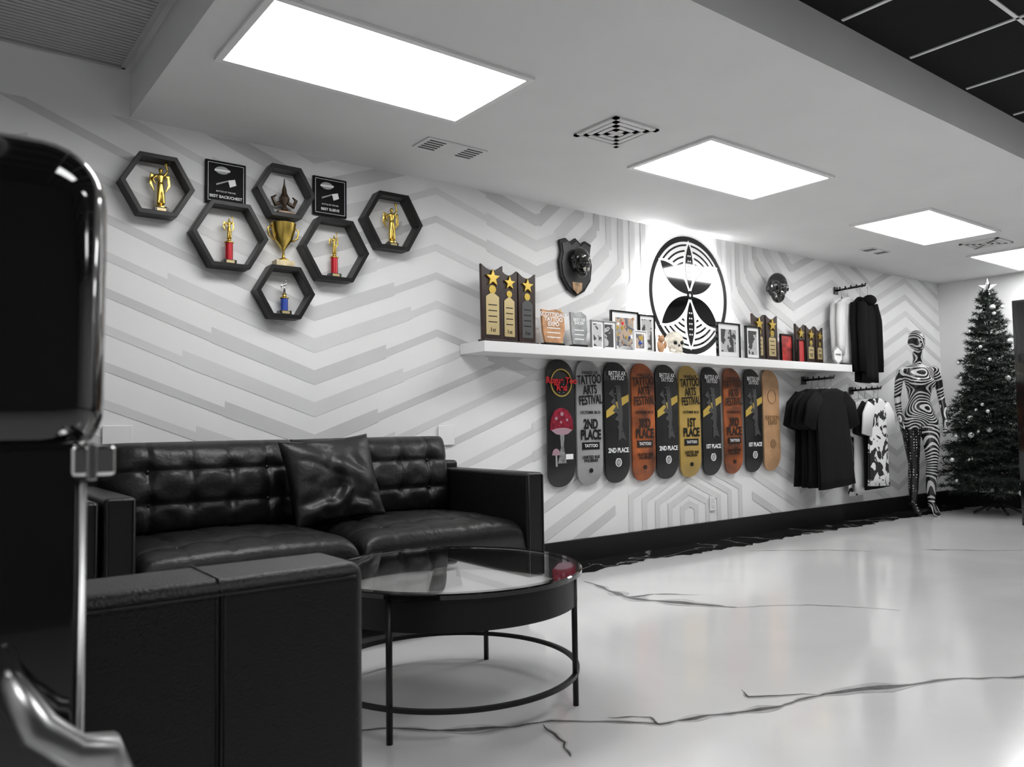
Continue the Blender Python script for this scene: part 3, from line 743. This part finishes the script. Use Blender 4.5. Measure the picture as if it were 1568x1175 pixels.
# ---------------------------------------------------------------- clothes on wall rods
def rod(x,z,n=.30):
    return [tube('rod',[(x,-.008,z),(x,-n,z+.01),(x,-n-.004,z+.03)],.010,M_black,10),box('rosette',x-.035,x+.035,-.014,-.008,z-.035,z+.035,M_black,.002)]+\
           [tube('ball',[(x,-.05-.055*i,z-.004),(x,-.05-.055*i,z+.030)],.007,M_black,8) for i in range(5)]
def shirt(x,y,zt,w,L,m,slv=.25,long=False,seed=0,dx=0,hood=False,msl=None):
    bm=bmesh.new(); rnd=random.Random(seed); ph=rnd.random()*6
    bs=bm if msl is None else bmesh.new()
    zs=[0,.1,.25,.45,.65,.8,.9,.96,1.0]; hw=[.50,.49,.48,.47,.47,.47,.45,.36,.15]
    pts=[];rad=[]
    for s,h in zip(zs,hw):
        pts.append((x+dx*(1-s)+.004*sin(7*s+ph),y,zt-L+L*s)); rad.append((w*h,.030 if s<.9 else .022))
    btube(bm,pts,rad,48,ripple=lambda i,th:(.09*sin(5*th+ph)+.06*sin(9*th+ph*2))*(1-.8*zs[i]))
    for sg in (1,-1):
        x0=x+sg*w*.36; z0=zt-.07
        if long:
            btube(bs,[(x0,y,z0),(x+sg*w*.50,y-.01,zt-.22),(x+sg*w*.56,y-.015,zt-.45),(x+sg*w*.55,y-.01,zt-L*.88)],[(.06,.036),(.06,.036),(.052,.032),(.04,.03)],16,ripple=lambda i,th:.08*sin(3*th+ph+i))
        else:
            btube(bs,[(x0,y,z0),(x+sg*w*.56,y,zt-.16),(x+sg*w*.66,y,zt-.16-slv*.7)],[(.07,.030),(.085,.030),(.085,.026)],16,ripple=lambda i,th:.08*sin(3*th+ph+i))
    if hood: bsphere(bm,(x,y-.02,zt-.035),(.085,.05,.05),16)
    out=[frombm('garment',bm,m,True)]
    if msl: out.append(frombm('sleeves',bs,msl,True))
    hang=tube('hanger',[(x-w*.36,y,zt-.06),(x,y,zt+.012),(x+w*.36,y,zt-.06)],.004,M_dchrome,6)
    hook=tube('hook',[(x,y,zt+.01),(x,y,zt+.05),(x+.012,y,zt+.075),(x,y,zt+.09),(x-.012,y,zt+.08)],.002,M_dchrome,6)
    return out+[hang,hook]
K=rod(6.45,1.30)
for i,(m,w) in enumerate([(M_fab,.54),(M_fab2,.54),(M_fab,.56),(M_fab2,.54)]): K+=shirt(6.45,-.085-.062*i,1.215,w,.86,m,seed=i,dx=.02*(i-1))
K+= [box('price_tag',6.43,6.50,-.10,-.098,.19,.36,M_white),box('price_tag',6.38,6.42,-.14,-.138,.23,.36,M_white)]
G('hanging_tshirts',(6.45,-.1,.8),K)
K=rod(7.25,1.22)
for i,(m,w,ms,dx) in enumerate([(M_fabp,.48,M_fabw,0),(M_fabw,.48,None,0),(M_fab,.44,M_fab,0),(M_fabp,.34,M_fabw,-.04)]): K+=shirt(7.24+(.04 if i==2 else 0),-.085-.062*i,1.135,w,.90-.03*i,m,seed=10+i,msl=ms,dx=dx)
G('hanging_tshirts',(7.25,-.1,.7),K)
K=rod(7.04,2.17)
for i,(m,w,xx,ms) in enumerate([(M_fabp,.36,7.0,M_fabw),(M_fabw,.38,7.0,M_fabw),(M_fab,.32,7.11,None),(M_fab,.34,7.13,None)]): K+=shirt(xx,-.085-.062*i,2.085,w*.80,.62 if i<2 else .80,m,long=True,seed=20+i,hood=(i==3),msl=ms)
K+=[box('sleeve_stripe',7.28,7.286,-.325,-.323,1.5,1.95,M_white)]
G('hanging_jackets',(7.04,-.1,1.7),K)

# ---------------------------------------------------------------- mannequin
def mannequin(loc,rz):
    bm=bmesh.new()
    btube(bm,[(0,0,.86),(0,.01,.93),(.0,.0,1.03),(0,-.005,1.12),(0,-.01,1.22),(0,-.01,1.31),(0,0,1.39),(0,0,1.445),(0,.005,1.475)],
          [(.12,.085),(.158,.108),(.130,.088),(.098,.070),(.115,.085),(.135,.092),(.150,.078),(.135,.056),(.055,.042)],24)
    btube(bm,[(0,.01,1.44),(0,.0,1.52),(0,-.005,1.60)],[(.050,.050),(.042,.044),(.046,.050)],16)
    for sg in (1,-1):
        bsphere(bm,(sg*.068,-.080,1.285),(.058,.055,.058),14)
        bsphere(bm,(sg*.075,.055,.915),(.082,.070,.085),14)
        bsphere(bm,(sg*.150,0,1.415),(.044,.045,.044),12)
    bsphere(bm,(0,.005,1.715),(.074,.092,.098),20)
    bsphere(bm,(0,-.030,1.665),(.055,.060,.070),16)
    btube(bm,[(0,-.080,1.715),(0,-.102,1.685),(0,-.09,1.672)],[.010,.014,.008],8)
    bsphere(bm,(0,-.083,1.645),(.022,.010,.009),8); bsphere(bm,(0,-.075,1.612),(.022,.018,.016),8)
    for sg in (1,-1):
        bsphere(bm,(sg*.028,-.075,1.72),(.020,.014,.008),8); bsphere(bm,(sg*.074,.01,1.69),(.010,.02,.028),8)
    btube(bm,[(-.080,.01,.93),(-.088,.0,.78),(-.085,-.01,.62),(-.082,-.015,.50),(-.082,.0,.40),(-.082,.02,.26),(-.082,.03,.12)],
          [.088,.082,.064,.050,.051,.046,.030],20)
    btube(bm,[(-.082,.035,.13),(-.082,-.01,.08),(-.082,-.07,.028),(-.082,-.115,.018)],[(.030,.032),(.030,.03),(.034,.022),(.026,.014)],12)
    bsphere(bm,(-.082,.055,.10),(.025,.028,.032),10)
    btube(bm,[(.080,.0,.93),(.078,-.04,.78),(.060,-.09,.62),(.045,-.115,.51),(.045,-.09,.40),(.058,-.045,.26),(.068,-.02,.14)],
          [.088,.082,.064,.050,.051,.046,.030],20)
    btube(bm,[(.068,-.015,.14),(.070,-.06,.085),(.073,-.115,.028),(.076,-.155,.018)],[(.030,.032),(.030,.03),(.034,.022),(.026,.014)],12)
    bsphere(bm,(.068,.0,.11),(.025,.028,.032),10)
    arms={-1:[(-.158,0,1.42),(-.185,.01,1.30),(-.200,.02,1.15),(-.205,-.01,1.03),(-.200,-.045,.90)],1:[(.158,0,1.42),(.195,.01,1.30),(.220,.02,1.15),(.215,-.03,1.04),(.195,-.085,.93)]}
    for sg,p in arms.items():
        btube(bm,p,[.041,.038,.031,.030,.020],14)
        w=Vector(p[-1]); d=(w-Vector(p[-2])).normalized()
        btube(bm,[w-d*.01,w+d*.03,w+d*.085],[(.017,.022),(.016,.034),(.014,.036)],12)
        for q in range(4):
            off=Vector((0,-.026+.0175*q,0)); b=w+d*.080+off; L=(.062,.072,.068,.052)[q]
            btube(bm,[b,b+d*L*.5+Vector((-sg*.006,0,0)),b+d*L+Vector((-sg*.018,0,0))],[.0085,.0078,.0062],8)
        b=w+d*.02+Vector((0,-.025,0)); btube(bm,[b,b+d*.03+Vector((0,-.022,0)),b+d*.062+Vector((-sg*.004,-.026,0))],[.0095,.0085,.0065],8)
    m=bpy.data.materials.new('zebra_body'); m.use_nodes=True; nt=m.node_tree; B=nt.nodes['Principled BSDF']; B.inputs['Roughness'].default_value=.25
    o=frombm('body',bm,m,True)
    tc=nt.nodes.new('ShaderNodeTexCoord'); L=nt.links.new
    def MT(op,a,b=None):
        q=nt.nodes.new('ShaderNodeMath'); q.operation=op
        for i,s in enumerate((a,b)):
            if s is None: continue
            if isinstance(s,(int,float)): q.inputs[i].default_value=s
            else: L(s,q.inputs[i])
        return q.outputs[0]
    n=nt.nodes.new('ShaderNodeTexNoise'); n.inputs['Scale'].default_value=3.4; n.inputs['Detail'].default_value=0
    L(tc.outputs['Object'],n.inputs['Vector'])
    ph=MT('MULTIPLY',n.outputs['Fac'],130.)
    g=MT('GREATER_THAN',MT('SINE',ph),.3)
    vo=nt.nodes.new('ShaderNodeTexVoronoi'); vo.inputs['Scale'].default_value=38; vo.inputs['Randomness'].default_value=.25; L(tc.outputs['Object'],vo.inputs['Vector'])
    d=MT('LESS_THAN',vo.outputs['Distance'],.22)
    sep=nt.nodes.new('ShaderNodeSeparateXYZ'); L(tc.outputs['Object'],sep.inputs[0])
    lo=MT('LESS_THAN',sep.outputs['Z'],.84)
    lf=MT('LESS_THAN',sep.outputs['X'],-.005)
    st=MT('GREATER_THAN',MT('SINE',MT('ADD',MT('MULTIPLY',sep.outputs['Z'],150.),MT('MULTIPLY',n.outputs['Fac'],60.))),.3)
    leg=nt.nodes.new('ShaderNodeMix'); leg.data_type='FLOAT'; L(lf,leg.inputs[0]); L(st,leg.inputs[2]); L(d,leg.inputs[3])
    mx=nt.nodes.new('ShaderNodeMix'); mx.data_type='FLOAT'; L(lo,mx.inputs[0]); L(g,mx.inputs[2]); L(leg.outputs[0],mx.inputs[3])
    mc=nt.nodes.new('ShaderNodeMix'); mc.data_type='RGBA'; mc.inputs[6].default_value=(.010,.010,.010,1); mc.inputs[7].default_value=(.55,.55,.55,1)
    L(mx.outputs[0],mc.inputs[0]); L(mc.outputs[2],B.inputs['Base Color'])
    remesh(o,.0060,4)
    G('mannequin',loc,[o],rz,True)
mannequin((7.90,-.34,0),radians(-40))

# ---------------------------------------------------------------- christmas tree
def tree(cx,cy):
    rnd=random.Random(3); v=[];f=[]
    def tri(a,b,c): 
        n=len(v); v.extend([a,b,c]); f.append((n,n+1,n+2))
    zb_,zt=.24,2.14; tips=[]
    tiers=34
    for t in range(tiers):
        u=t/(tiers-1)
        Rr=.50*(1-u)**.8+.045
        nb=int(26-17*u)
        for b in range(nb):
            z=zb_+(zt-zb_)*u+rnd.uniform(-.035,.035)
            a=2*pi*b/nb+t*.9+rnd.uniform(-.12,.12); L=Rr*rnd.uniform(.70,1.12)
            if cx+L*cos(a)>9.10: L=(9.10-cx)/cos(a)
            base=Vector((cx,cy,z+.02)); d=Vector((cos(a),sin(a),0)); tip=base+d*L+Vector((0,0,-.10*L+.10*rnd.random()))
            tips.append(tip)
            side=Vector((-sin(a),cos(a),0))
            tri(base+side*.006,base-side*.006,tip)
            subs=[(base,tip)]
            for q,l in ((.4,.32),(.62,.26),(.82,.16)):
                for sg in (1,-1):
                    p=base.lerp(tip,q); subs.append((p,p+(d*.7+side*.7*sg+Vector((0,0,rnd.uniform(-.25,.25)))).normalized()*L*l))
            for (p0,p1) in subs:
                ll=(p1-p0).length; m_=int(6+ll*90); dd=(p1-p0).normalized()
                for k in range(m_):
                    s=(k+rnd.random())/m_; p=p0.lerp(p1,s)
                    if (p-Vector((cx,cy,p.z))).length<L*.2: continue
                    q=Vector((rnd.uniform(-1,1),rnd.uniform(-1,1),rnd.uniform(-1,1)))
                    q=(q-dd*q.dot(dd)).normalized()+dd*.7; q=q.normalized()*rnd.uniform(.035,.052)
                    w=dd.cross(q).normalized()*.0042
                    tri(p+w,p-w,p+q)
    K=[mk('needles',v,f,M_tree)]
    K.append(tube('trunk',[(cx,cy,.05),(cx,cy,2.10)],[.022,.008],M_black,8))
    for i in range(4):
        a=pi/4+i*pi/2; K.append(tube('stand_leg',[(cx,cy,.12),(cx+.22*cos(a),cy+.22*sin(a),.012)],.012,M_black,8))
    bm=bmesh.new()
    for i in range(80):
        p=rnd.choice(tips); s=rnd.choice([.014,.018,.022,.028]); bsphere(bm,(min(p.x*.97+cx*.03,9.1),p.y*.97+cy*.03,p.z-.03),s,12)
    K.append(frombm('ornaments',bm,mat('silver_ball',.7,.25,metal=.35),True))
    for a in (0,pi/2):
        o=prism('star_topper',star(0,0,.095,.035),-.008,.008,M_dchrome,.003)
        o.location=(cx,cy,2.235); o.rotation_euler=(0,0,a-.9); K.append(o)
    K.append(tube('topper_stem',[(cx,cy,2.05),(cx,cy,2.2)],.006,M_dchrome,8))
    G('christmas_tree',(cx,cy,0),K)
tree(8.56,-.74)
G('display_kiosk',(8.0,-1.42,0),[box('cabinet',7.76,8.22,-1.58,-1.245,0.0,1.97,M_black,.006),box('screen',7.80,8.18,-1.583,-1.58,.5,1.92,M_bgloss),box('trim',7.755,7.765,-1.575,-1.25,.02,1.95,M_bgloss)])

# ---------------------------------------------------------------- foreground refrigerator
K=[box('upper_door',-.46,.144,-3.35,-2.96,.905,1.190,M_bgloss,.055,8),
   box('lower_body',-.46,.124,-3.345,-2.96,.02,.930,M_bgloss,.012,6),
   box('chrome_hinge',.110,.144,-3.354,-3.20,.898,.924,M_chrome,.004),
   box('hinge_pin',.121,.129,-3.358,-3.34,.895,.926,M_dchrome,.002),
   tube('chrome_trim',[(.120,-3.347,.05),(.120,-3.347,.893)],.003,M_dchrome,10)]
for x in (-.4,.07):
    for y in (-3.3,-3.0): K.append(box('foot',x-.02,x+.02,y-.02,y+.02,0,.03,M_black))
K.append(tube('door_handle',[(.068,-3.348,.762),(.069,-3.385,.745),(.085,-3.40,.716),(.108,-3.40,.694),(.128,-3.395,.688),(.140,-3.385,.66),(.130,-3.352,.60)],[.008,.011,.014,.014,.016,.016,.012],M_dchrome,16))
G('retro_refrigerator',(-.17,-3.15,0),K)

# ---------------------------------------------------------------- world + camera
w=bpy.data.worlds.new('World'); scene.world=w; w.use_nodes=True
bg=w.node_tree.nodes['Background']; bg.inputs[0].default_value=(.95,.97,1,1); bg.inputs[1].default_value=.3
cam=bpy.data.cameras.new('Camera'); co=bpy.data.objects.new('Camera',cam); scene.collection.objects.link(co)
psi=radians(37.5);th=radians(2.99);ro=.0143
fw=Vector((sin(psi)*cos(th),cos(psi)*cos(th),sin(th))); r0=Vector((cos(psi),-sin(psi),0)); u0=r0.cross(fw)
up=u0*cos(ro)+r0*sin(ro); rt=r0*cos(ro)-u0*sin(ro)
Mx=Matrix((rt,up,-fw)).transposed().to_4x4(); Mx.translation=Vector((0,-4.09,.936))
co.matrix_world=Mx
cam.sensor_width=36; cam.lens=1217/1568*36; cam.clip_start=.02
cam.dof.use_dof=True; cam.dof.focus_distance=5; cam.dof.aperture_fstop=7
scene.camera=co
